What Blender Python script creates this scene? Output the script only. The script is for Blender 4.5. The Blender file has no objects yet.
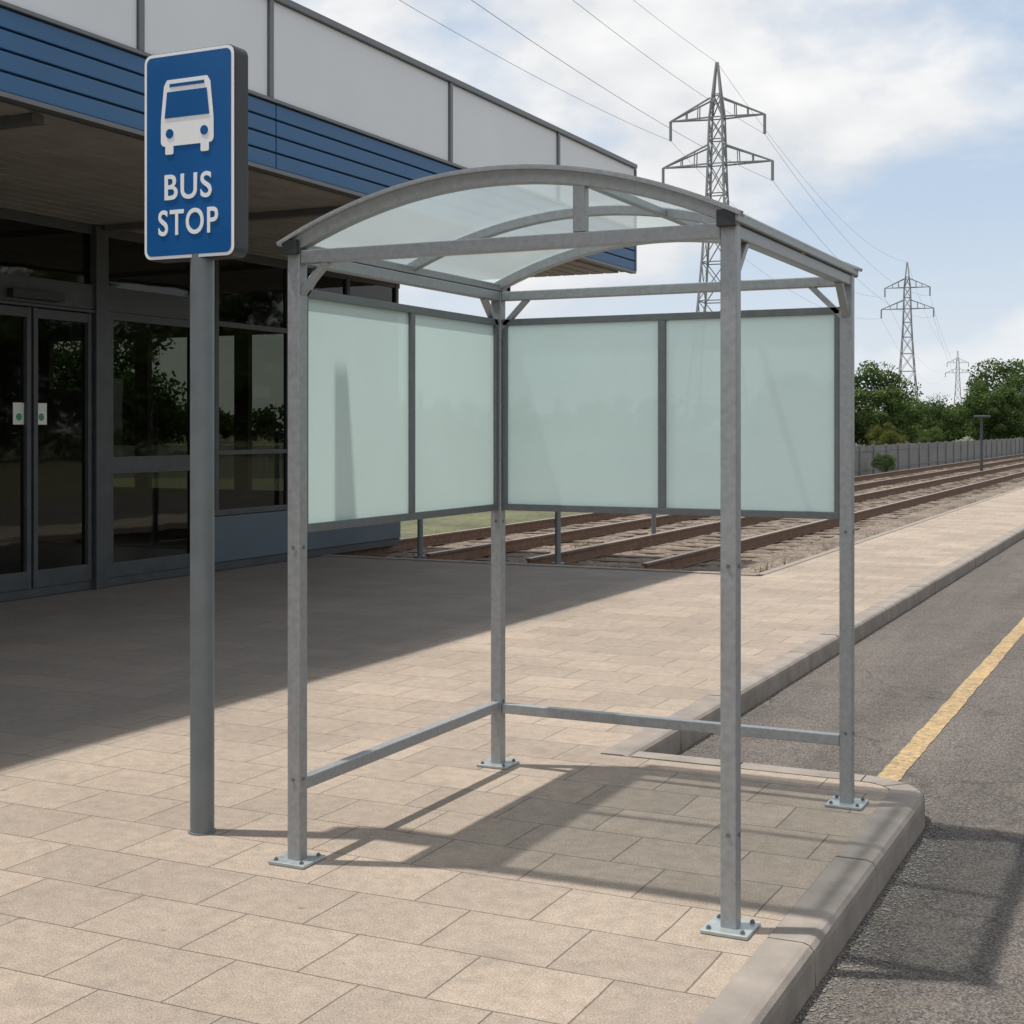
import bpy, bmesh, math, random
import numpy as np
from mathutils import Vector, Matrix, Quaternion
random.seed(7); rng=np.random.default_rng(7)
scene=bpy.context.scene

# ---------------------------------------------------------------- helpers
class MB:
    def __init__(s): s.v=[]; s.f=[]
    def add(s,vs,fs):
        b=len(s.v); s.v+= [tuple(v) for v in vs]; s.f+=[tuple(i+b for i in f) for f in fs]
    def box(s,x0,x1,y0,y1,z0,z1):
        s.add([(x0,y0,z0),(x1,y0,z0),(x1,y1,z0),(x0,y1,z0),(x0,y0,z1),(x1,y0,z1),(x1,y1,z1),(x0,y1,z1)],
              [(0,3,2,1),(4,5,6,7),(0,1,5,4),(1,2,6,5),(2,3,7,6),(3,0,4,7)])
    def beam(s,p,q,w,h,up=(0,0,1)):
        p=Vector(p);q=Vector(q);d=(q-p).normalized();u=Vector(up)
        if abs(d.dot(u))>.99:u=Vector((0,1,0))
        r=d.cross(u).normalized();u=r.cross(d).normalized()
        vs=[]
        for c in (p,q):
            for a,b in((-1,-1),(1,-1),(1,1),(-1,1)): vs.append(c+r*a*w/2+u*b*h/2)
        s.add(vs,[(0,1,2,3),(7,6,5,4),(0,4,5,1),(1,5,6,2),(2,6,7,3),(3,7,4,0)])
    def sweep(s,pts,w,h,side=(0,1,0)):
        side=Vector(side);vs=[];n=len(pts);pts=[Vector(p) for p in pts]
        for i,p in enumerate(pts):
            d=(pts[min(i+1,n-1)]-pts[max(i-1,0)]).normalized();u=side.cross(d).normalized()
            if u.z<0:u=-u
            for a,b in((-1,-1),(1,-1),(1,1),(-1,1)): vs.append(p+side*a*w/2+u*b*h/2)
        fs=[(0,1,2,3),(4*n-1,4*n-2,4*n-3,4*n-4)]
        for i in range(n-1):
            for k in range(4):
                a=4*i+k;b=4*i+(k+1)%4;fs.append((a,a+4,b+4,b))
        s.add(vs,fs)
    def cyl(s,p,q,r,n=12,r2=None):
        p=Vector(p);q=Vector(q);r2=r if r2 is None else r2
        d=(q-p).normalized();u=Vector((0,0,1)) if abs(d.z)<.9 else Vector((1,0,0))
        a=d.cross(u).normalized();b=d.cross(a)
        vs=[p+(a*math.cos(t)+b*math.sin(t))*r for t in[2*math.pi*i/n for i in range(n)]]
        vs+=[q+(a*math.cos(t)+b*math.sin(t))*r2 for t in[2*math.pi*i/n for i in range(n)]]
        fs=[(i,(i+1)%n,(i+1)%n+n,i+n) for i in range(n)]
        fs+= [tuple(range(n-1,-1,-1)),tuple(range(n,2*n))]
        s.add(vs,fs)
    def obj(s,name,mat,parent=None,bevel=0,smooth=False,seg=2):
        me=bpy.data.meshes.new(name);me.from_pydata(s.v,[],s.f);me.update()
        bm=bmesh.new();bm.from_mesh(me);bmesh.ops.recalc_face_normals(bm,faces=bm.faces);bm.to_mesh(me);bm.free()
        o=bpy.data.objects.new(name,me);scene.collection.objects.link(o)
        if mat:me.materials.append(mat)
        if bevel:
            m=o.modifiers.new('b','BEVEL');m.width=bevel;m.segments=seg;m.limit_method='ANGLE'
        if smooth:
            for p in me.polygons:p.use_smooth=True
            try: me.set_sharp_from_angle(angle=math.radians(35))
            except Exception: pass
        if parent:o.parent=parent
        return o
def empty(name):
    e=bpy.data.objects.new(name,None);scene.collection.objects.link(e);return e

# ---------------------------------------------------------------- materials
def newmat(name):
    m=bpy.data.materials.new(name);m.use_nodes=True;nt=m.node_tree;nt.nodes.clear()
    out=nt.nodes.new('ShaderNodeOutputMaterial');return m,nt,out
def N(nt,t,**k):
    n=nt.nodes.new(t)
    for a,b in k.items():setattr(n,a,b)
    return n
def L(nt,a,b):nt.links.new(a,b)
def noise(nt,vec,scale,detail=4,rough=.55):
    n=N(nt,'ShaderNodeTexNoise');n.inputs['Scale'].default_value=scale;n.inputs['Detail'].default_value=detail
    n.inputs['Roughness'].default_value=rough
    if vec:L(nt,vec,n.inputs['Vector'])
    return n.outputs['Fac']
def ramp(nt,fac,stops):
    r=N(nt,'ShaderNodeValToRGB');e=r.color_ramp.elements
    while len(e)<len(stops):e.new(.5)
    for i,(p,c) in enumerate(stops):
        e[i].position=p;e[i].color=(*c,1) if not isinstance(c,(int,float)) else (c,c,c,1)
    L(nt,fac,r.inputs[0]);return r.outputs[0]
def mix(nt,fac,a,b,bt='MIX'):
    m=N(nt,'ShaderNodeMix',data_type='RGBA',blend_type=bt)
    for s,v in((0,fac),(6,a),(7,b)):
        if isinstance(v,bpy.types.NodeSocket):L(nt,v,m.inputs[s])
        elif s==0:m.inputs[0].default_value=v
        else:m.inputs[s].default_value=(*v,1)
    return m.outputs[2]
def math_(nt,op,a,b=None,clamp=False):
    n=N(nt,'ShaderNodeMath',operation=op,use_clamp=clamp)
    for i,v in enumerate((a,b)):
        if v is None:continue
        if isinstance(v,bpy.types.NodeSocket):L(nt,v,n.inputs[i])
        else:n.inputs[i].default_value=v
    return n.outputs[0]
def schlick(nt,f0=.04,k=.96):
    g=N(nt,'ShaderNodeNewGeometry');d=N(nt,'ShaderNodeVectorMath',operation='DOT_PRODUCT')
    L(nt,g.outputs['Incoming'],d.inputs[0]);L(nt,g.outputs['Normal'],d.inputs[1])
    a=math_(nt,'ABSOLUTE',d.outputs['Value']);b=math_(nt,'SUBTRACT',1.0,a,True);c=math_(nt,'POWER',b,5.0)
    return math_(nt,'ADD',math_(nt,'MULTIPLY',c,k),f0,True)
def bump(nt,h,strength,dist,prev=None):
    b=N(nt,'ShaderNodeBump');b.inputs['Strength'].default_value=strength;b.inputs['Distance'].default_value=dist
    L(nt,h,b.inputs['Height'])
    if prev:L(nt,prev,b.inputs['Normal'])
    return b.outputs[0]
def objco(nt):
    return N(nt,'ShaderNodeTexCoord').outputs['Object']
def simple(name,col,rough=.6,metal=0,var=.15,nscale=8,bmp=0,bscale=200,spec=.5):
    m,nt,out=newmat(name);p=N(nt,'ShaderNodeBsdfPrincipled');L(nt,p.outputs[0],out.inputs[0])
    co=objco(nt);n=noise(nt,co,nscale,5)
    a=tuple(c*(1-var) for c in col);b=tuple(min(1,c*(1+var)) for c in col)
    L(nt,ramp(nt,n,[(.3,a),(.7,b)]),p.inputs['Base Color'])
    mr=N(nt,'ShaderNodeMapRange');L(nt,n,mr.inputs[0])
    mr.inputs[3].default_value=max(0,rough-.1);mr.inputs[4].default_value=min(1,rough+.1);L(nt,mr.outputs[0],p.inputs['Roughness'])
    p.inputs['Metallic'].default_value=metal;p.inputs['Specular IOR Level'].default_value=spec
    if bmp:L(nt,bump(nt,noise(nt,co,bscale,3),bmp,.002),p.inputs['Normal'])
    return m
def paving():
    m,nt,out=newmat('paving_slabs');p=N(nt,'ShaderNodeBsdfPrincipled');L(nt,p.outputs[0],out.inputs[0])
    co=objco(nt)
    wn=N(nt,'ShaderNodeTexNoise');wn.inputs['Scale'].default_value=3;L(nt,co,wn.inputs['Vector'])
    vm=N(nt,'ShaderNodeVectorMath',operation='MULTIPLY_ADD');L(nt,wn.outputs['Color'],vm.inputs[0]);vm.inputs[1].default_value=(.014,.014,0);L(nt,co,vm.inputs[2])
    b=N(nt,'ShaderNodeTexBrick',offset=.5);L(nt,vm.outputs[0],b.inputs['Vector'])
    b.inputs['Scale'].default_value=1;b.inputs['Brick Width'].default_value=.42;b.inputs['Row Height'].default_value=.34
    b.inputs['Mortar Size'].default_value=.0038;b.inputs['Mortar Smooth'].default_value=.4
    b.inputs['Color1'].default_value=(.385,.315,.253,1);b.inputs['Color2'].default_value=(.315,.260,.211,1);b.inputs['Mortar'].default_value=(.14,.118,.098,1)
    big=ramp(nt,noise(nt,co,.9,5,.6),[(.3,.84),(.7,1.08)])
    fine=ramp(nt,noise(nt,co,170,3,.8),[(.3,.50),(.7,1.45)])
    mid=ramp(nt,noise(nt,co,16,5,.75),[(.32,.82),(.62,1.07)])
    c=mix(nt,1,b.outputs['Color'],big,'MULTIPLY');c=mix(nt,1,c,fine,'MULTIPLY');c=mix(nt,1,c,mid,'MULTIPLY')
    st=ramp(nt,noise(nt,co,2.3,8,.7),[(.57,0.0),(.74,.45)])
    c=mix(nt,st,c,(.15,.13,.11))
    v=N(nt,'ShaderNodeTexVoronoi');v.inputs['Scale'].default_value=3.2;v.inputs['Randomness'].default_value=1;L(nt,co,v.inputs['Vector'])
    c=mix(nt,ramp(nt,v.outputs['Distance'],[(.035,.45),(.05,0.0)]),c,(.11,.10,.09))
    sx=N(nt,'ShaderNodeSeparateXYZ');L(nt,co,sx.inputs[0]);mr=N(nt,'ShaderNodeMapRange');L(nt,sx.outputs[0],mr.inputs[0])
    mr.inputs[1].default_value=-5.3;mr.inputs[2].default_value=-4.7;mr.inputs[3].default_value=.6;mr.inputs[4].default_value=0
    c=mix(nt,mr.outputs[0],c,(.125,.122,.12))  # building shade painted into the slab colour: darker, greyer towards the facade
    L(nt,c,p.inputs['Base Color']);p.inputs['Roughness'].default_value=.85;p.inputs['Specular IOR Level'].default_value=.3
    n1=bump(nt,b.outputs['Fac'],-.6,.006);n2=bump(nt,noise(nt,co,170,3,.7),.5,.004,n1)
    L(nt,n2,p.inputs['Normal']);return m
def asphalt():
    m,nt,out=newmat('asphalt');p=N(nt,'ShaderNodeBsdfPrincipled');L(nt,p.outputs[0],out.inputs[0]);co=objco(nt)
    c=ramp(nt,noise(nt,co,.5,6,.6),[(.3,(.088,.077,.070)),(.7,(.130,.114,.102))])
    v=N(nt,'ShaderNodeTexVoronoi');v.inputs['Scale'].default_value=170;L(nt,co,v.inputs['Vector'])
    sp=ramp(nt,v.outputs['Color'],[(.2,.5),(.5,.95),(.85,1.8)])
    c=mix(nt,1,c,sp,'MULTIPLY')
    cr=N(nt,'ShaderNodeTexVoronoi',feature='DISTANCE_TO_EDGE');cr.inputs['Scale'].default_value=.55
    wn=N(nt,'ShaderNodeTexNoise');wn.inputs['Scale'].default_value=2.5;wn.inputs['Detail'].default_value=6;L(nt,co,wn.inputs['Vector'])
    vm=N(nt,'ShaderNodeVectorMath',operation='MULTIPLY_ADD');L(nt,wn.outputs['Color'],vm.inputs[0]);vm.inputs[1].default_value=(.8,.8,0);L(nt,co,vm.inputs[2]);L(nt,vm.outputs[0],cr.inputs['Vector'])
    ck=ramp(nt,cr.outputs['Distance'],[(.0,.6),(.007,0.0)])
    c=mix(nt,ck,c,(.04,.036,.033))
    mp=N(nt,'ShaderNodeMapping');L(nt,co,mp.inputs[0]);mp.inputs['Scale'].default_value=(1.6,.12,1)
    c=mix(nt,1,c,ramp(nt,noise(nt,mp.outputs[0],1.5,5,.6),[(.35,.82),(.65,1.14)]),'MULTIPLY')
    d=ramp(nt,noise(nt,co,6,8,.75),[(.50,0.0),(.72,.5)]);c=mix(nt,d,c,(.18,.15,.12))
    L(nt,c,p.inputs['Base Color']);p.inputs['Roughness'].default_value=.85;p.inputs['Specular IOR Level'].default_value=.3
    L(nt,bump(nt,v.outputs['Distance'],.6,.005),p.inputs['Normal']);return m
def gravelmat(name,c1,c2,scale=22):
    m,nt,out=newmat(name);p=N(nt,'ShaderNodeBsdfPrincipled');L(nt,p.outputs[0],out.inputs[0]);co=objco(nt)
    v=N(nt,'ShaderNodeTexVoronoi');v.inputs['Scale'].default_value=scale;L(nt,co,v.inputs['Vector'])
    c=mix(nt,v.outputs['Color'],c1,c2);c=mix(nt,1,c,ramp(nt,noise(nt,co,.8,6),[(.3,.7),(.7,1.25)]),'MULTIPLY')
    L(nt,c,p.inputs['Base Color']);p.inputs['Roughness'].default_value=.95
    L(nt,bump(nt,v.outputs['Distance'],1,.03),p.inputs['Normal']);return m
def paint_line():
    m,nt,out=newmat('yellow_road_paint');p=N(nt,'ShaderNodeBsdfPrincipled');L(nt,p.outputs[0],out.inputs[0]);co=objco(nt)
    f=ramp(nt,noise(nt,co,28,8,.85),[(.42,0.0),(.60,.9)])
    c=mix(nt,f,(.50,.34,.15),(.15,.125,.10))
    c=mix(nt,1,c,ramp(nt,noise(nt,co,1.5,5),[(.3,.8),(.7,1.1)]),'MULTIPLY')
    L(nt,c,p.inputs['Base Color']);p.inputs['Roughness'].default_value=.75
    L(nt,bump(nt,noise(nt,co,120,3),.5,.003),p.inputs['Normal']);return m
def glassmat(name,tint,f0=.05,rr=.01):
    m,nt,out=newmat(name)
    t=N(nt,'ShaderNodeBsdfTransparent');t.inputs[0].default_value=(*tint,1)
    g=N(nt,'ShaderNodeBsdfGlossy');g.inputs['Roughness'].default_value=rr;g.inputs[0].default_value=(.86,.86,.83,1)
    co=objco(nt);L(nt,bump(nt,noise(nt,co,1.2,2),.05,.05),g.inputs['Normal'])
    mx=N(nt,'ShaderNodeMixShader');L(nt,schlick(nt,f0),mx.inputs[0]);L(nt,t.outputs[0],mx.inputs[1]);L(nt,g.outputs[0],mx.inputs[2])
    L(nt,mx.outputs[0],out.inputs[0]);return m
def frosted(name,col,trans,clear,tcol,rr=.2):
    m,nt,out=newmat(name);co=objco(nt)
    f=ramp(nt,noise(nt,co,2.2,6,.6),[(.3,tuple(c*.95 for c in col)),(.7,col)])
    g=mix(nt,1,f,ramp(nt,noise(nt,co,240,2),[(.3,.94),(.7,1.0)]),'MULTIPLY')
    d=N(nt,'ShaderNodeBsdfDiffuse');L(nt,g,d.inputs[0])
    tr=N(nt,'ShaderNodeBsdfTranslucent');L(nt,g,tr.inputs[0])
    m1=N(nt,'ShaderNodeMixShader');m1.inputs[0].default_value=trans;L(nt,d.outputs[0],m1.inputs[1]);L(nt,tr.outputs[0],m1.inputs[2])
    t=N(nt,'ShaderNodeBsdfTransparent');t.inputs[0].default_value=(*tcol,1)
    m2=N(nt,'ShaderNodeMixShader');m2.inputs[0].default_value=clear;L(nt,m1.outputs[0],m2.inputs[1]);L(nt,t.outputs[0],m2.inputs[2])
    gl=N(nt,'ShaderNodeBsdfGlossy');gl.inputs['Roughness'].default_value=rr
    m3=N(nt,'ShaderNodeMixShader');L(nt,schlick(nt,.03,.7),m3.inputs[0]);L(nt,m2.outputs[0],m3.inputs[1]);L(nt,gl.outputs[0],m3.inputs[2])
    L(nt,m3.outputs[0],out.inputs[0]);return m
def leafmat(name,c1,c2):
    m,nt,out=newmat(name);co=objco(nt)
    c=mix(nt,ramp(nt,noise(nt,co,.9,3),[(.35,0.0),(.65,1.0)]),c1,c2)
    d=N(nt,'ShaderNodeBsdfDiffuse');L(nt,c,d.inputs[0]);t=N(nt,'ShaderNodeBsdfTranslucent');L(nt,c,t.inputs[0])
    mx=N(nt,'ShaderNodeMixShader');mx.inputs[0].default_value=.3;L(nt,d.outputs[0],mx.inputs[1]);L(nt,t.outputs[0],mx.inputs[2])
    L(nt,mx.outputs[0],out.inputs[0]);return m

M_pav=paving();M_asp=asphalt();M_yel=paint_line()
M_steel=simple('painted_steel',(.34,.355,.365),.42,.45,.12,45,.45,450)
M_steel_dk=simple('steel_frame_grey',(.15,.165,.17),.45,.3,.10,30,.2,500)
M_galv=simple('galvanised_plate',(.40,.44,.45),.4,.5,.15,25)
M_black=simple('black_plastic',(.025,.027,.03),.5)
M_pole=simple('pole_grey',(.17,.19,.20),.5,.2,.08,10,.3,300)
M_sblue=simple('sign_blue',(.006,.095,.30),.35,0,.06,3)
M_swhite=simple('sign_white',(.88,.89,.90),.4,0,.02,5)
M_panel=frosted('frosted_glass',(.78,.96,.93),.52,.05,(.75,.9,.87),.28)
M_roof=frosted('polycarbonate_roof',(.64,.74,.76),.62,.48,(.88,.94,.95),.25)
M_kerb=simple('kerb_concrete',(.26,.228,.20),.9,0,.20,5,.9,140,.3)
M_conc=simple('concrete',(.25,.24,.22),.9,0,.2,3,.5,60)
M_bblue=simple('blue_cladding',(.028,.115,.26),.45,.1,.10,1.2)
M_bblued=simple('slate_blue_panel',(.085,.12,.15),.5,.1,.1,1)
M_white=simple('parapet_panel',(.72,.74,.78),.45,.0,.04,.8)
M_frame=simple('dark_frame',(.070,.078,.084),.45,.25,.15,6)
M_trim=simple('grey_trim',(.15,.16,.17),.4,.4,.1,6)
M_soffit=simple('soffit_slats',(.30,.285,.26),.55,.1,.15,3)
M_int=simple('interior_wall',(.14,.125,.11),.9,0,.2,1)
M_intf=simple('interior_floor',(.10,.10,.10),.4,0,.2,1)
M_glass=glassmat('window_glass',(.28,.295,.265),.05,.025)
M_rust=simple('rusty_rail',(.17,.10,.065),.7,.2,.3,12)
M_railtop=simple('rail_head',(.36,.30,.25),.4,.6,.2,12)
M_sleeper=simple('sleeper_wood',(.12,.09,.065),.95,0,.35,9,.5,60)
M_ballast=gravelmat('ballast',(.09,.070,.053),(.28,.225,.178))
M_ground=gravelmat('dry_grass',(.06,.075,.03),(.14,.13,.07),9)
M_pyl=simple('pylon_steel',(.25,.26,.27),.6,.2,.1,1)  # steel tone lightened so the colour carries the sky haze
M_wire=simple('wire',(.25,.25,.26),.6,.2)
M_fence=simple('fence_grey',(.20,.205,.21),.7,.1,.15,1.5)
M_bark=simple('bark',(.08,.06,.045),.95,0,.3,5)
M_l1=leafmat('leaves_light',(.080,.125,.040),(.125,.17,.060))
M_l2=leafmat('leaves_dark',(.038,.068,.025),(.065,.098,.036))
M_l3=leafmat('leaves_yellow',(.12,.13,.03),(.17,.13,.04))
M_sticker=simple('sticker_white',(.75,.77,.75),.4,0,.03)
M_green=simple('sticker_green',(.05,.3,.12),.4)

# ---------------------------------------------------------------- ground surfaces
g=MB();g.add([(-1500,-1500,-.20),(1500,-1500,-.20),(1500,2500,-.20),(-1500,2500,-.20)],[(0,1,2,3)]);g.obj('ground',M_ground)
g=MB();g.add([(-2.6,-60,-.125),(5.2,-60,-.125),(5.2,600,-.125),(-2.6,600,-.125)],[(0,1,2,3)]);g.obj('road',M_asp)
g=MB();n=400
ys=[6.62+ (i/n)**2*300 for i in range(n+1)]
vs=[]
for y in ys:
    vs+=[(-1.385+random.uniform(-.005,.005),y,-.121),(-1.275+random.uniform(-.005,.005),y,-.121)]
g.add(vs,[(2*i,2*i+1,2*i+3,2*i+2) for i in range(n)]);g.obj('road_marking',M_yel)
KW=.15
R=.30
def arc(cx,cy,r,a0,a1,n=8): return [(cx+r*math.cos(a0+(a1-a0)*i/n),cy+r*math.sin(a0+(a1-a0)*i/n)) for i in range(n+1)]
kx=-1.03;ky=6.46;kx2=-2.42
poly=[(-16,-30),(kx-KW,-30)]+arc(kx-R,ky-R,R-KW,0,math.pi/2)+[(kx2-KW,ky-KW),(kx2-KW,500),(-4.15,500),(-4.15,14.7),(-16,14.7)]
bm=bmesh.new();vt=[bm.verts.new((x,y,0)) for x,y in poly];f=bm.faces.new(vt)
ex=bmesh.ops.extrude_face_region(bm,geom=[f]);
for v in [e for e in ex['geom'] if isinstance(e,bmesh.types.BMVert)]:v.co.z=-.19
bmesh.ops.recalc_face_normals(bm,faces=bm.faces);bmesh.ops.triangulate(bm,faces=[f for f in bm.faces if len(f.verts)>4])
me=bpy.data.meshes.new('pavement');bm.to_mesh(me);bm.free();me.materials.append(M_pav)
o=bpy.data.objects.new('pavement',me);scene.collection.objects.link(o)
kerb=MB()
prof=[(-KW+.004,-.2),(-KW+.004,.003),(-.035,.004),(-.016,-.002),(-.004,-.016),(0,-.035),(.004,-.2)]
def stone(p,q,np_,nq,inset=.005):
    p=Vector(p);q=Vector(q);d=(q-p).normalized();p=p+d*inset;q=q-d*inset
    dz=random.uniform(-.002,.002);dx=random.uniform(-.003,.003)
    vs=[(c[0]+nn[0]*(a+dx),c[1]+nn[1]*(a+dx),z+dz) for c,nn in((p,np_),(q,nq)) for a,z in prof]
    k=len(prof);kerb.add(vs,[(i,i+1,i+1+k,i+k) for i in range(k-1)]+[tuple(range(k-1,-1,-1)),tuple(range(k,2*k)),(0,k,2*k-1,k-1)])
y=-10.4
while y<ky-R-.01:
    y2=min(y+.915,ky-R)
    if ky-R-y2<.2:y2=ky-R
    stone((kx,y),(kx,y2),(1,0),(1,0));y=y2
a=arc(kx-R,ky-R,R,0,math.pi/2,4)
for i in range(4):
    t0=math.pi/2*i/4;t1=math.pi/2*(i+1)/4
    stone(a[i],a[i+1],(math.cos(t0),math.sin(t0)),(math.cos(t1),math.sin(t1)),.001 if i!=2 else .002)
stone((kx-R,ky),(-1.9,ky),(0,1),(0,1));stone((-1.9,ky),(kx2,ky),(0,1),(0,1))
stone((kx2,ky-KW),(kx2,ky+.6),(1,0),(1,0));y=ky+.6
while y<90: stone((kx2,y),(kx2,y+.915),(1,0),(1,0));y+=.915
stone((kx2,y),(kx2,500),(1,0),(1,0))
kerb.obj('kerb',M_kerb)
e=MB();
x=-15.9
while x<-4.2: e.box(x,min(x+.9,-4.0)-.008,14.705,14.85,-.19,.012);x+=.9
y=14.86
while y<80: e.box(-4.25,-4.155,y,y+.907,-.19,.006);y+=.915
e.obj('edging_stones',M_kerb)
bx0,bx1=-11.2,-4.26
nx,ny=56,500
vs=[];
ysb=14.86+ (np.linspace(0,1,ny)**1.8)*400
for yy in ysb:
    for i in range(nx):
        xx=bx0+(bx1-bx0)*i/(nx-1);edge=min(1,(xx-bx0)/.6,(bx1-xx)/.3)
        vs.append((xx,yy,-.20+.085*max(0,edge)+random.uniform(0,.035)))
fs=[(j*nx+i,j*nx+i+1,(j+1)*nx+i+1,(j+1)*nx+i) for j in range(ny-1) for i in range(nx-1)]
g=MB();g.v=vs;g.f=fs;g.obj('gravel',M_ballast)
def track(xl,y0):
    t=empty('railway_track');r=MB();h=MB();s=MB()
    for x in(xl,xl-1.435):
        r.box(x-.06,x+.06,y0,430,-.085,-.07);r.box(x-.012,x+.012,y0,430,-.07,.03);r.box(x-.034,x+.034,y0,430,.03,.055)
        h.box(x-.030,x+.030,y0,430,.0555,.061)
    y=y0+.3
    while y<150:
        j=random.uniform(-.04,.04);s.box(xl-1.435/2-1.2+j,xl-1.435/2+1.2+j,y,y+.24,-.17,-.088);y+=.65
    r.obj('rails',M_rust,t);h.obj('rail_heads',M_railtop,t);s.obj('sleepers',M_sleeper,t)
track(-5.55,14.95);track(-8.35,15.0)

# ---------------------------------------------------------------- bus shelter
sh=empty('bus_shelter')
X0,X1,Y0,Y1=-2.908,-1.30,4.265,5.895;W=.052
posts=MB();pl=MB();bolts=MB();caps=MB()
for x in(X0,X1):
    for y in(Y0,Y1):
        posts.box(x-W/2,x+W/2,y-W/2,y+W/2,.012,2.185)
        pl.box(x-.075,x+.075,y-.075,y+.075,0.001,.013)
        for a in(-1,1):
            for b in(-1,1):
                bolts.cyl((x+a*.054,y+b*.054,.012),(x+a*.054,y+b*.054,.020),.008,6)
                bolts.cyl((x+a*.054,y+b*.054,.020),(x+a*.054,y+b*.054,.024),.004,8)
        for z in(.30,1.13):
            bolts.cyl((x,y-W/2-.003,z),(x,y-W/2+.005,z),.007,8)
            bolts.cyl((x+W/2-.003,y,z),(x+W/2+.003,y,z),.007,8)
posts.obj('posts',M_steel,sh,.004);pl.obj('base_plates',M_galv,sh,.003);bolts.obj('bolts',M_steel_dk,sh)
bm_=MB();h=W/2
zb=2.165
bm_.box(X0+h+.001,X1-h-.001,Y0-.022,Y0+.022,zb-.020,zb+.027)
bm_.box(X0+h+.001,X1-h-.001,Y1-.022,Y1+.022,zb-.020,zb+.022)
bm_.box(X0-.022,X0+.022,Y0+h+.001,Y1-h-.001,zb-.020,zb+.022)
bm_.box(X1-.022,X1+.022,Y0+h+.001,Y1-h-.001,zb-.020,zb+.022)
bm_.box(X0-.035,X0+.02,Y0-.05,Y1+.06,2.19,2.222)
bm_.box(X1-.02,X1+.035,Y0-.05,Y1+.06,2.19,2.222)
bm_.box(X0-.02,X0+.02,Y0+h+.001,Y1-h-.001,.255,.300)
bm_.box(X0+h+.001,X1-h-.001,Y1-.02,Y1+.02,.245,.290)
bm_.obj('beams',M_steel,sh,.004)
def az(x,s=.195,z0=2.218):
    u=(x-(X0+X1)/2)/((X1-X0)/2+.03);return z0+s*(1-u*u)
def arcpts(y,dz=0,x0=X0-.03,x1=X1+.03,n=28): return [(x0+(x1-x0)*i/n,y,az(x0+(x1-x0)*i/n)+dz) for i in range(n+1)]
ar=MB()
for y,w,hh in((Y0,.045,.046),(5.08,.038,.036),(Y1,.045,.042)): ar.sweep(arcpts(y,-.020 if y!=5.08 else -.018),w,hh)
ar.box(-1.825,-1.783,Y0-.019,Y0+.019,zb+.028,az(-1.804)-.034)
ar.beam((-1.804,Y0+.024,az(-1.8)-.022),(-1.804,Y1-.024,az(-1.8)-.022),.028,.028)
ar.obj('arches',M_steel,sh,.003)
br=MB()
for x,sx in((X0,1),(X1,-1)):
    for y,sy in((Y0,1),(Y1,-1)):
        br.beam((x,y+sy*.02,2.02),(x,y+sy*.15,2.15),.022,.03,(1,0,0))
        if y==Y1: br.beam((x+sx*.02,y,2.02),(x+sx*.15,y,2.15),.022,.03,(0,1,0))
br.beam((X0+.02,Y0,2.04),(X0+.13,Y0,2.15),.022,.03,(0,1,0))
br.obj('corner_braces',M_steel,sh,.002)
for x in(X0,X1):
    caps.box(x-.030,x+.030,Y0-.055,Y0-.030,2.176,2.228)
    caps.box(x-.030,x+.030,Y1+.061,Y1+.072,2.186,2.226)
caps.obj('end_caps',M_black,sh,.003)
rs=MB();pa=arcpts(0,.006,X0-.045,X1+.045);vs=[]
for x,_,z in pa: vs+=[(x,Y0-.06,z),(x,Y1+.07,z)]
rs.add(vs,[(2*i,2*i+1,2*i+3,2*i+2) for i in range(len(pa)-1)])
o=rs.obj('roof_sheet',M_roof,sh,smooth=True)
rc=MB()
for y in(Y0-.045,Y1+.055): rc.sweep(arcpts(y,.004,X0-.048,X1+.048),.028,.014)
rc.obj('roof_edge_trim',M_steel,sh)
fr=MB();gp=MB();T=.03
zt0,zt1=1.18,2.06
a,b=Y0+h+.002,Y1-h-.002
fr.box(X0-.015,X0+.015,a,b,zt1-.03,zt1);fr.box(X0-.015,X0+.015,a,b,zt0,zt0+.03)
for y in(a,b-.022):fr.box(X0-.0145,X0+.0145,y,y+.022,zt0+.03,zt1-.03)
fr.box(X0-.0145,X0+.0145,5.063,5.097,zt0+.03,zt1-.03)
gp.add([(X0,a+.018,zt0+.025),(X0,b-.018,zt0+.025),(X0,b-.018,zt1-.025),(X0,a+.018,zt1-.025)],[(0,1,2,3)])
a,b=X0+h+.002,X1-h-.002
fr.box(a,b,Y1-.015,Y1+.015,zt1-.03,zt1);fr.box(a,b,Y1-.015,Y1+.015,zt0,zt0+.03)
for x in(a,b-.022):fr.box(x,x+.022,Y1-.0145,Y1+.0145,zt0+.03,zt1-.03)
fr.box(-2.122,-2.088,Y1-.0145,Y1+.0145,zt0+.03,zt1-.03)
gp.add([(a+.018,Y1,zt0+.025),(b-.018,Y1,zt0+.025),(b-.018,Y1,zt1-.025),(a+.018,Y1,zt1-.025)],[(0,1,2,3)])
fr.obj('glazing_frames',M_steel_dk,sh,.002);gp.obj('glass_panels',M_panel,sh)

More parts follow.
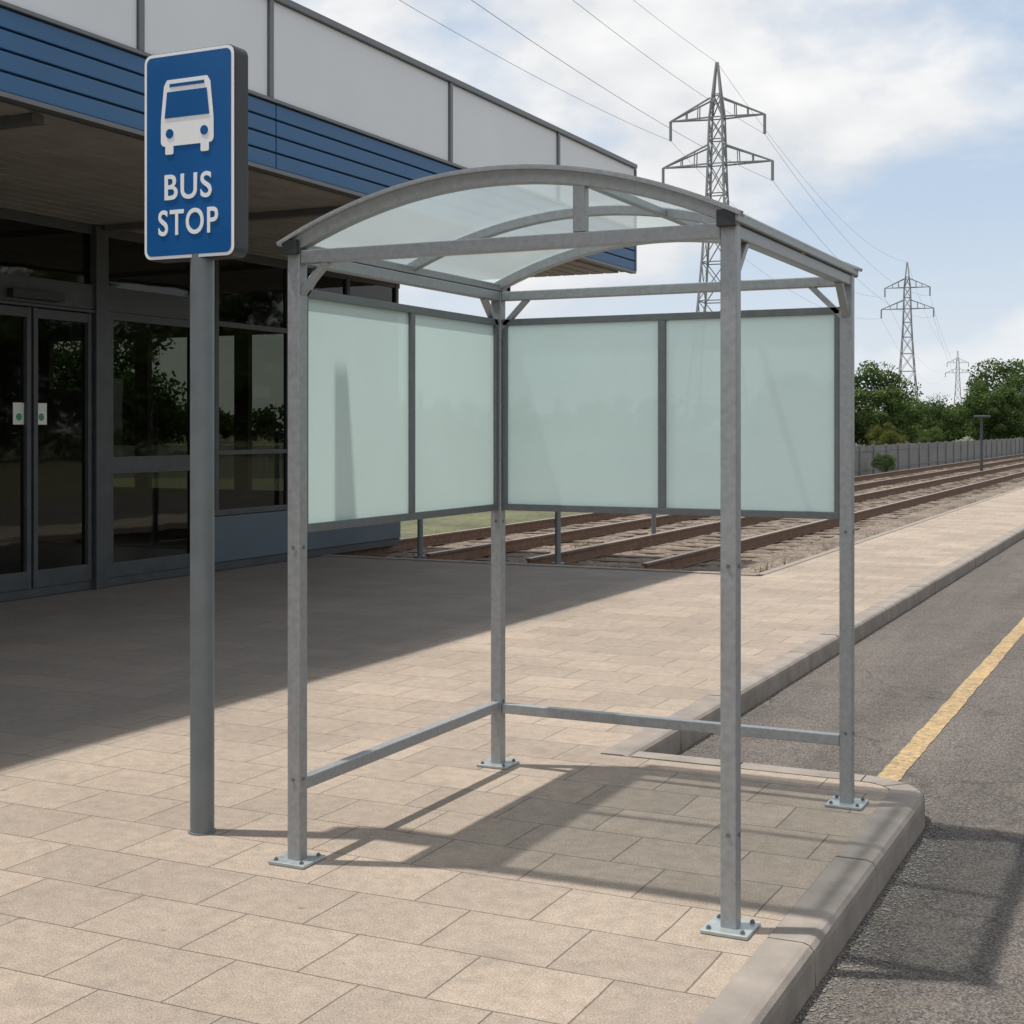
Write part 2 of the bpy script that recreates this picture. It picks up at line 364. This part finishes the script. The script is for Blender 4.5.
# ---------------------------------------------------------------- bus stop sign
sg=empty('bus_stop_sign');px_,py_=-3.453,4.42
p=MB();p.cyl((px_,py_,0),(px_,py_,2.225),.046,32);p.cyl((px_,py_,.0),(px_,py_,.006),.054,32);p.obj('pole',M_pole,sg,smooth=True)
def rrect(x0,x1,z0,z1,r,n=6):
    pts=[]
    for cx,cz,a in((x1-r,z1-r,0),(x0+r,z1-r,math.pi/2),(x0+r,z0+r,math.pi),(x1-r,z0+r,1.5*math.pi)):
        for i in range(n+1):
            t=a+math.pi/2*i/n;pts.append((cx+r*math.cos(t),cz+r*math.sin(t)))
    return pts
def plate(pts,y0,y1):
    m=MB();n=len(pts);m.add([(x,y0,z) for x,z in pts]+[(x,y1,z) for x,z in pts],[tuple(range(n)),tuple(range(2*n-1,n-1,-1))]+[(i,(i+1)%n,(i+1)%n+n,i+n) for i in range(n)]);return m
sx0,sx1,sz0,sz1=-3.702,-3.268,2.208,3.012
yf=4.380
plate(rrect(sx0,sx1,sz0,sz1,.035),yf,yf+.085).obj('housing',M_black,sg,.004)
plate(rrect(sx0+.004,sx1-.004,sz0+.004,sz1-.004,.033),yf-.003,yf+.002).obj('border',M_swhite,sg)
plate(rrect(sx0+.016,sx1-.016,sz0+.016,sz1-.016,.024),yf-.0045,yf).obj('face',M_sblue,sg)
fw=sx1-sx0;fh=sz1-sz0
def U(u):return sx0+fw*u
def V(v):return sz1-fh*v
pic=MB();pb=MB()
def put(mb,pts,y):
    m=plate([(U(u),V(v)) for u,v in pts],y-.0008,y+.0008);mb.add(m.v,m.f)
def rr(u0,u1,v0,v1,r):
    q=rrect(U(u0),U(u1),V(v1),V(v0),r);return [((x-sx0)/fw,(sz1-z)/fh) for x,z in q]
y1_=yf-.006
put(pic,rr(.20,.78,.32,.455,.02),y1_)
put(pic,[(.20,.335),(.235,.165),(.27,.137),(.71,.137),(.745,.165),(.78,.335)],y1_-.0002)
put(pb,[(.245,.32),(.272,.195),(.708,.195),(.735,.32)],y1_-.002)
put(pb,[(.30,.172),(.30,.157),(.68,.157),(.68,.172)],y1_-.002)
for u in(.30,.68):
    pts=[(u+.042*math.cos(t),.395+.0225*math.sin(t)) for t in np.linspace(0,2*math.pi,20,endpoint=False)];put(pb,pts,y1_-.002)
for u in(.25,.64): put(pic,rr(u,u+.09,.44,.495,.007),y1_-.0004)
pic.obj('bus_pictogram',M_swhite,sg);pb.obj('pictogram_openings',M_sblue,sg)
def text(s,cx,zbase,w,hgt):
    cu=bpy.data.curves.new(s,'FONT');cu.body=s;cu.size=1;cu.offset=.014;cu.space_character=1.12;cu.extrude=.01
    o=bpy.data.objects.new('tmp',cu);scene.collection.objects.link(o);bpy.context.view_layer.update()
    me=bpy.data.meshes.new_from_object(o.evaluated_get(bpy.context.evaluated_depsgraph_get()));bpy.data.objects.remove(o)
    xs=[v.co.x for v in me.vertices];ys=[v.co.y for v in me.vertices];a,b,c,d=min(xs),max(xs),min(ys),max(ys)
    for v in me.vertices:
        x=(v.co.x-a)/(b-a);y=(v.co.y-c)/(d-c);v.co=(cx-w/2+x*w,yf-.006-v.co.z*.1,zbase+y*hgt)
    me.materials.clear();me.materials.append(M_swhite)
    o=bpy.data.objects.new('lettering_'+s.lower(),me);scene.collection.objects.link(o);o.parent=sg
cxs=(sx0+sx1)/2
text('BUS',cxs,V(.715),.225,.100);text('STOP',cxs,V(.885),.285,.100)

# ---------------------------------------------------------------- station building
sb=empty('station_building')
FX=-6.4;WX=-9.66;YN,YE=-14.0,16.9;WE=16.6
zS,zB,zT=3.56,4.07,4.89
BX=-16.0
bl=MB();nr=4;rh=(zB-zS)/nr
seams=[-12.4,-9.4,-6.4,-3.4,-.4,2.6,5.6,9.1,12.2,15.2]
ed=[YN]+seams+[YE]
for i in range(len(ed)-1):
    for k in range(nr):
        bl.box(FX-.06,FX,ed[i]+.006,ed[i+1]-.006,zS+k*rh+.007,zS+(k+1)*rh-.007)
bl.obj('blue_cladding',M_bblue,sb,.006)
bk=MB();bk.box(FX-.20,FX-.03,YN+.01,YE-.01,zS+.003,zT-.02);bk.obj('fascia_backing',M_frame,sb)
wp=MB();tr=MB()
ed=[YN,-11.5,-8.6,-5.7,-2.8,0.1,3.0,6.0,7.53,9.02,11.94,14.48,YE]
for i in range(len(ed)-1): wp.box(FX-.05,FX-.004,ed[i]+.03,ed[i+1]-.03,zB+.035,zT-.035)
wp.obj('parapet_panels',M_white,sb,.003)
for y in ed[1:-1]: tr.box(FX-.055,FX+.018,y-.026,y+.026,zB+.03,zT-.03)
tr.box(FX-.22,FX+.03,YN,YE,zT-.032,zT+.02);tr.box(FX-.06,FX+.02,YN,YE,zB+.001,zB+.028);tr.box(FX-.06,FX+.015,YN,YE,zS-.03,zS+.002)
tr.box(FX-.21,FX+.01,YE-.008,YE+.03,zS,zT-.034)
tr.obj('fascia_trim',M_trim,sb,.003)
so=MB();x=FX-.22
while x>WX-.05: so.box(x-.17,x,YN,YE-.02,zS-.012,zS+.02);x-=.20
so.obj('soffit_slats',M_soffit,sb)
s2=MB();s2.box(WX+.1,FX-.21,YN,YE-.03,zS+.03,zS+.09)
s2.obj('soffit_backing',M_frame,sb)
s3=MB()
for y in(-9.2,-5.2,-1.2,2.8,6.8,10.8,14.2): s3.box(WX+.08,FX-.2,y-.05,y+.05,zS-.07,zS-.014)
s3.obj('soffit_beams',M_trim,sb)
sl=MB();sl.box(BX-.3,FX-.21,YN,YE-.04,zT-.35,zT-.06);sl.obj('roof_slab',M_conc,sb)
sw=MB();sw.box(BX,WX-.08,WE-.12,WE,.0,.7);sw.box(BX,WX-.08,WE-.12,WE,2.9,zT-.36)
for x in(-15.9,-14,-12.2,-10.0): sw.box(x-.12,x+.12,WE-.11,WE-.01,.7,2.9)
sw.box(BX-.1,BX,YN,WE,0,1.0);sw.box(BX-.1,BX,YN,WE,2.4,zT-.36)
y=YN
while y<WE: sw.box(BX-.09,BX-.01,y,min(y+3.4,WE-.01),1.0,2.4);y+=4.2
sw.box(BX,WX-.08,YN,YN+.12,0,zT-.36)
sw.obj('walls',M_int,sb)
fl=MB();fl.box(BX,WX-.04,YN+.12,WE-.12,.003,.012);fl.obj('interior_floor',M_intf,sb)
ci=MB();ci.box(BX,WX-.06,YN+.12,WE-.13,3.62,3.68);ci.obj('interior_ceiling',M_int,sb)
it=MB();it.box(-13.4,-12.7,8.2,10.6,.012,1.05);it.box(-14.6,-14.2,13,15.5,.012,2.1);it.box(-12.6,-12.3,12.2,12.5,.012,3.6);it.box(-12.6,-12.3,7.0,7.3,.012,3.6);it.obj('interior_fittings',M_int,sb,.02)
ff=MB();fg=MB();fp=MB();hd=MB()
def vert(y,w,z0,z1,d=.06,off=0): ff.box(WX-d,WX+off,y-w/2,y+w/2,z0,z1)
def horz(y0,y1,z,w,d=.055,off=-.004): ff.box(WX-d,WX+off,y0,y1,z-w/2,z+w/2)
for y in(-13.9,-10.4,-7.0,-3.6,-.2,3.4,7.05): vert(y,.18,0,zS-.02,.14,.03)
vert(10.76,.17,0,zS-.02,.14,.05);vert(12.33,.10,0,zS-.02,.14,.03)
horz(YN,WE,3.50,.09);horz(YN,12.30,2.84,.24,.10,.02);horz(7.1,10.7,2.70,.03,.10,.035)
horz(YN,WE,.05,.09)
doors=[(7.16,8.06),(8.07,8.98),(8.99,9.86),(9.885,10.66)]
for a,b in doors:
    for y in(a+.03,b-.03): vert(y,.055,.09,2.68,.05,.012)
    horz(a,b,.17,.16,.045,.008);horz(a,b,2.63,.09,.045,.008)
for y in(10.92,12.24): vert(y,.08,.09,2.72,.05,.01)
horz(10.96,12.2,1.20,.17,.05,.006);horz(10.96,12.2,.16,.14,.05,.006);horz(10.96,12.2,2.68,.08,.05,.006)
for y0 in(-12.2,-8.7,-5.3,-1.9,1.6,5.2): vert(y0,.06,.09,2.72,.05,.0)
horz(YN,7.0,1.15,.07,.05,-.006)
for y in(12.62,14.0,15.3,16.52): vert(y,.07,.62,zS-.05,.06,.004)
horz(12.4,WE,.64,.06,.06,.02);horz(12.66,16.5,1.30,.05,.05,-.002);horz(12.66,16.5,2.72,.06,.05,-.002)
ff.obj('window_frames',M_frame,sb,.004)
fp.box(WX-.05,WX+.012,12.40,WE-.01,.10,.60);fp.box(WX-.05,WX-.004,12.385,12.58,.62,3.45)
fp.obj('base_panels',M_bblued,sb,.004)
gx=WX-.03
fg.add([(gx,YN,.05),(gx,WE-.05,.05),(gx,WE-.05,3.46),(gx,YN,3.46)],[(0,1,2,3)])
fg.add([(BX+.1,WE-.05,.7),(WX-.05,WE-.05,.7),(WX-.05,WE-.05,2.9),(BX+.1,WE-.05,2.9)],[(0,1,2,3)])
fg.obj('glazing',M_glass,sb)
st=MB()
for y in(9.74,10.02): st.box(WX-.028,WX-.025,y-.07,y+.07,1.60,1.80)
st.obj('door_stickers',M_sticker,sb)
st=MB()
for y in(9.74,10.02): st.cyl((WX-.026,y,1.67),(WX-.0235,y,1.67),.035,16)
st.obj('door_sticker_symbols',M_green,sb)
hd.box(WX+.022,WX+.10,9.55,10.2,2.75,2.83);hd.obj('door_sensor',M_black,sb,.004)

# ---------------------------------------------------------------- posts, fence
def mpost(x,y,hh,r=.04):
    e=MB();e.cyl((x,y,-.1),(x,y,hh),r,14);e.cyl((x,y,hh),(x,y,hh+.03),r*1.2,14,r*.6);e.cyl((x,y,-.11),(x,y,.0),r*2.4,14,r*2.1);e.obj('metal_post',M_pole,None,smooth=True)
mpost(-6.72,15.2,1.9,.035);mpost(-8.62,15.3,2.0,.035);mpost(-7.1,19.5,1.6,.035)
lp=empty('lamp_post');e=MB();e.cyl((-7.42,57,-.15),(-7.42,57,2.05),.06,12,.045);e.obj('post',M_frame,lp)
e=MB();e.box(-7.7,-7.1,56.88,57.12,2.03,2.11);e.obj('lamp_head',M_frame,lp,.02)
fn=empty('fence');fb=MB();fps=MB()
pts=[(-44,38),(-10.9,49),(-10.9,110)]
for i in range(2):
    p=Vector(pts[i]);q=Vector(pts[i+1]);n=int((q-p).length/2.4)
    for k in range(n):
        a=p.lerp(q,k/n);b=p.lerp(q,(k+1)/n)
        fps.beam((a.x,a.y,-.2),(a.x,a.y,1.02),.10,.10)
        m=9
        for j in range(m):
            c0=a.lerp(b,(j+.02)/m);c1=a.lerp(b,(j+.98)/m);zz=.98+random.uniform(-.01,.01)
            fb.add([(c0.x,c0.y,-.2),(c1.x,c1.y,-.2),(c1.x,c1.y,zz),(c0.x,c0.y,zz)],[(0,1,2,3)])
        fps.beam((a.x,a.y,.8),(b.x,b.y,.8),.04,.07);fps.beam((a.x,a.y,.1),(b.x,b.y,.1),.04,.07)
fb.obj('boards',M_fence,fn);fps.obj('posts_and_rails',M_fence,fn)

# ---------------------------------------------------------------- vegetation
def leafmesh(name,cents,size,mats,w,parent=None):
    n=len(cents);a=rng.normal(size=(n,3));a/=np.linalg.norm(a,axis=1)[:,None]
    b=rng.normal(size=(n,3));b-=a*(a*b).sum(1)[:,None];b/=np.linalg.norm(b,axis=1)[:,None]
    s=size*rng.uniform(.6,1.3,(n,1));a*=s;b*=s*.6
    v=np.stack([cents-a,cents+b*.9,cents+a,cents-b*.9],1).reshape(-1,3)
    me=bpy.data.meshes.new(name);me.vertices.add(4*n);me.vertices.foreach_set('co',v.ravel())
    me.loops.add(4*n);me.loops.foreach_set('vertex_index',np.arange(4*n));me.polygons.add(n)
    me.polygons.foreach_set('loop_start',np.arange(0,4*n,4));me.polygons.foreach_set('loop_total',np.full(n,4))
    for m in mats:me.materials.append(m)
    me.polygons.foreach_set('material_index',w.astype(np.int32));me.update(calc_edges=True);me.validate()
    o=bpy.data.objects.new(name,me);scene.collection.objects.link(o);o.parent=parent;return o
def crown(cx,cy,z0,z1,rad,nclump,per,cr):
    out=[];k=[]
    for i in range(nclump):
        while True:
            p=rng.uniform(-1,1,3)
            if .25<np.linalg.norm(p)<1:break
        hh=(z1-z0)/2;c=np.array([cx+p[0]*rad,cy+p[1]*rad,(z0+z1)/2+p[2]*hh])
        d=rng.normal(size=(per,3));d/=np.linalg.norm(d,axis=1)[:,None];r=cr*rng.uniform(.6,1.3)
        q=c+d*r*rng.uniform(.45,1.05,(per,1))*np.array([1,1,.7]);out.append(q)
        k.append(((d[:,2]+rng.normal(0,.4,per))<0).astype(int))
    return np.concatenate(out),np.concatenate(k)
def tree(x,y,hh,rad,name='tree',yel=False):
    t=empty(name);tm=MB();z0=hh*.10
    tm.cyl((x,y,-.2),(x+.1,y,hh*.45),hh*.035,8,hh*.02)
    for i in range(6):
        an=i*1.05+random.random();tm.cyl((x+.05,y,hh*(.2+.05*i)),(x+math.cos(an)*rad*.6,y+math.sin(an)*rad*.6,hh*(.45+.07*i)),hh*.014,6,hh*.005)
    tm.obj('trunk',M_bark,t)
    c,k=crown(x,y,z0,hh*.92,rad*.8,60,230,rad*.26)
    if yel:k=np.where(rng.random(len(k))<.5,2,k)
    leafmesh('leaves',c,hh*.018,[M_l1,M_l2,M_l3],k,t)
tree(-22.9,111.2,7.0,4.4);tree(-27.5,108,6.2,3.9);tree(-19.9,123.6,4.8,3.4);tree(-18.6,96.5,2.1,1.5,'shrub',True);tree(-14.3,126.6,7.6,4.8);tree(-17.4,136,4.8,3.2,'tree');tree(-16.2,99,1.8,1.3,'shrub')
tree(-24.5,128,5.4,3.4);tree(-12.9,104,5.2,2.6)
tree(-10.2,52.5,.75,.55,'shrub')
def mass(name,x0,y0,x1,y1,hh,step,per,size,ncl=12,crf=.4):
    cs=[];ks=[];n=int(math.hypot(x1-x0,y1-y0)/step)
    for i in range(n):
        t=(i+random.random())/n;h2=hh*random.uniform(.65,1.15)
        c,k=crown(x0+(x1-x0)*t+random.uniform(-3,3),y0+(y1-y0)*t+random.uniform(-3,3),0,h2,step*1.0,ncl,per,step*crf);cs.append(c);ks.append(k)
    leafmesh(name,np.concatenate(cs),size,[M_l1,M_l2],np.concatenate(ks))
mass('tree_line',-190,130,-20,205,5.2,4,60,.45)
mass('tree_line',-20,215,120,330,5.5,4,60,.5)
mass('tree_line',-70,-30,-62,75,8,4,320,.19,16,.5)
mass('tree_line',46,-30,40,130,12,4,420,.19,24,.45)
bl_=[];
for i in range(420):
    y=15+ (random.random()**1.5)*70;x=random.choice([random.gauss(-4.5,.12),random.gauss(-7.65,.25),random.gauss(-10.7,.4)])
    dens=math.sin(y*1.7+x)*math.sin(y*.6);
    if dens<.15:continue
    for k in range(8):
        a=random.uniform(0,6.28);r=random.uniform(.0,.12);h_=random.uniform(.04,.14)
        bl_.append((x+r*math.cos(a),y+r*math.sin(a),a,h_))
g=MB()
for x,y,a,h_ in bl_:
    c,s=math.cos(a),math.sin(a);g.add([(x-s*.008,y+c*.008,-.13),(x+s*.008,y-c*.008,-.13),(x+c*h_*.5,y+s*h_*.5,-.13+h_)],[(0,1,2)])
g.obj('weeds',M_l3)
g=MB()
def peb(x,y,z,r):
    v=[(x+r*random.uniform(.6,1.2)*a,y+r*random.uniform(.6,1.2)*b,z+r*.6*random.uniform(.6,1.2)*c) for a,b,c in((1,0,0),(0,1,0),(-1,0,0),(0,-1,0),(0,0,1),(0,0,-1))]
    g.add(v,[(0,1,4),(1,2,4),(2,3,4),(3,0,4),(1,0,5),(2,1,5),(3,2,5),(0,3,5)])
for i in range(2200):
    y=random.uniform(3,6.9);x=kx+.012+abs(random.gauss(0,.07))
    if y>ky-.25: x=random.uniform(-2.3,-.85);y=ky+.02+abs(random.gauss(0,.09))
    peb(x,y,-.122,random.uniform(.002,.006))
for i in range(1400): peb(kx2+.012+abs(random.gauss(0,.06)),6.6+random.random()**1.6*12,-.122,random.uniform(.002,.006))
for i in range(500): peb(random.uniform(-4.8,-1.25),random.uniform(2.8,6.2),.001,random.uniform(.001,.0028))
g.obj('grit',M_conc)

# ---------------------------------------------------------------- pylons & lines
def pylon(x,y,ang):
    m=MB();c,s=math.cos(ang),math.sin(ang)
    def P(a,b,z): return (x+a*c-b*s,y+a*s+b*c,z)
    lv=[(0,2.3),(4,1.9),(8,1.5),(11.5,1.2),(14.5,.98),(17.3,.8),(19.8,.68),(22.1,.6),(24,.55),(25.7,.5),(27.5,.3),(30,.05)]
    for (z0,w0),(z1,w1) in zip(lv[:-1],lv[1:]):
        cs=[(-1,-1),(1,-1),(1,1),(-1,1)]
        for i in range(4):
            a=cs[i];b=cs[(i+1)%4]
            m.beam(P(a[0]*w0,a[1]*w0,z0),P(a[0]*w1,a[1]*w1,z1),.14,.14)
            if z1<30:
                m.beam(P(a[0]*w0,a[1]*w0,z0),P(b[0]*w1,b[1]*w1,z1),.07,.07);m.beam(P(b[0]*w0,b[1]*w0,z0),P(a[0]*w1,a[1]*w1,z1),.07,.07)
                m.beam(P(a[0]*w1,a[1]*w1,z1),P(b[0]*w1,b[1]*w1,z1),.08,.08)
    tips=[]
    for z,Lh,w in((25.7,3.7,.5),(22.1,4.3,.6)):
        for sd in(-1,1):
            tip=P(sd*Lh,0,z)
            for b in(-1,1):
                m.beam(P(sd*w,b*w,z),tip,.11,.11);m.beam(P(sd*w*.9,b*w*.9,z+1.5),tip,.11,.11)
                for t in(.3,.6):
                    lo=[sd*(w+(Lh-w)*t),b*w*(1-t)];m.beam(P(lo[0],lo[1],z),P(sd*(w*.9+(Lh-w*.9)*t),b*w*.9*(1-t),z+1.5*(1-t)),.07,.07)
            m.cyl(tip,P(sd*Lh,0,z-1.5),.12,8);tips.append(P(sd*Lh,0,z-1.5))
    tips.append(P(0,0,30));m.obj('electricity_pylon',M_pyl);return tips
rot=-math.atan2(-10.8,140)
tp=[pylon(x,y,rot) for x,y in((-22.4,-34.1),(-33.4,106),(-44.1,246.2),(-77,529))]
cu=bpy.data.curves.new('power_lines','CURVE');cu.dimensions='3D';cu.bevel_depth=.015;cu.bevel_resolution=0
for i in range(3):
    for a,b in zip(tp[i],tp[i+1]):
        a=Vector(a);b=Vector(b);sp=cu.splines.new('POLY');n=48;sp.points.add(n);sag=(3.0,3.2,6)[i]
        for k in range(n+1):
            t=k/n;q=a.lerp(b,t);sp.points[k].co=(q.x,q.y,q.z-4*sag*t*(1-t),1)
cu.materials.append(M_wire)
o=bpy.data.objects.new('power_lines',cu);scene.collection.objects.link(o)

# ---------------------------------------------------------------- light
d=Vector((.30,.11,-1)).normalized()
sun=bpy.data.lights.new('sun','SUN');sun.energy=4.4;sun.angle=math.radians(1.1);sun.color=(1,.95,.88)
so_=bpy.data.objects.new('sun',sun);scene.collection.objects.link(so_);so_.rotation_euler=d.to_track_quat('-Z','Y').to_euler();so_.location=(-10,-2,30)
w=bpy.data.worlds.new('World');scene.world=w;w.use_nodes=True;nt=w.node_tree;nt.nodes.clear()
out=N(nt,'ShaderNodeOutputWorld');bg=N(nt,'ShaderNodeBackground');L(nt,bg.outputs[0],out.inputs[0]);bg.inputs[1].default_value=.104
sky=N(nt,'ShaderNodeTexSky',sky_type='NISHITA');sky.sun_disc=False;sky.sun_elevation=math.asin(-d.z);sky.sun_rotation=math.atan2(-d.x,-d.y)
sky.dust_density=1.0;sky.air_density=1.0
tc=N(nt,'ShaderNodeTexCoord').outputs['Generated']
def cl(off):
    mp=N(nt,'ShaderNodeMapping');L(nt,tc,mp.inputs[0]);mp.inputs['Scale'].default_value=(1,1,1.8);mp.inputs['Location'].default_value=(1.9,.75,.2+off)
    return noise(nt,mp.outputs[0],4.2,6,.52)
nA=cl(0);nB=cl(.04)
cf=ramp(nt,nA,[(.40,0.0),(.46,.5),(.53,1.0)])
lit=math_(nt,'ADD',math_(nt,'MULTIPLY',math_(nt,'SUBTRACT',nA,nB),3.4),.58,True)
cc=mix(nt,lit,(6.5,6.8,7.2),(9.6,9.55,9.5))
base=mix(nt,.72,sky.outputs[0],(5.9,7.1,8.7))
sx=N(nt,'ShaderNodeSeparateXYZ');L(nt,tc,sx.inputs[0])
hz=ramp(nt,sx.outputs[2],[(.0,.8),(.15,0.0)])
c=mix(nt,cf,base,cc);c=mix(nt,hz,c,(7.9,8.2,8.6))
L(nt,c,bg.inputs[0])

# ---------------------------------------------------------------- camera
cam=bpy.data.cameras.new('camera');co_=bpy.data.objects.new('camera',cam);scene.collection.objects.link(co_)
co_.location=(0,0,1.55);co_.rotation_euler=(math.radians(90),0,math.radians(25.7))
cam.sensor_width=36;cam.lens=1421/1024*36;cam.shift_y=-82/1024;cam.clip_end=6000;cam.clip_start=.05
scene.camera=co_
scene.view_settings.view_transform='Standard';scene.view_settings.look='None';scene.view_settings.exposure=0
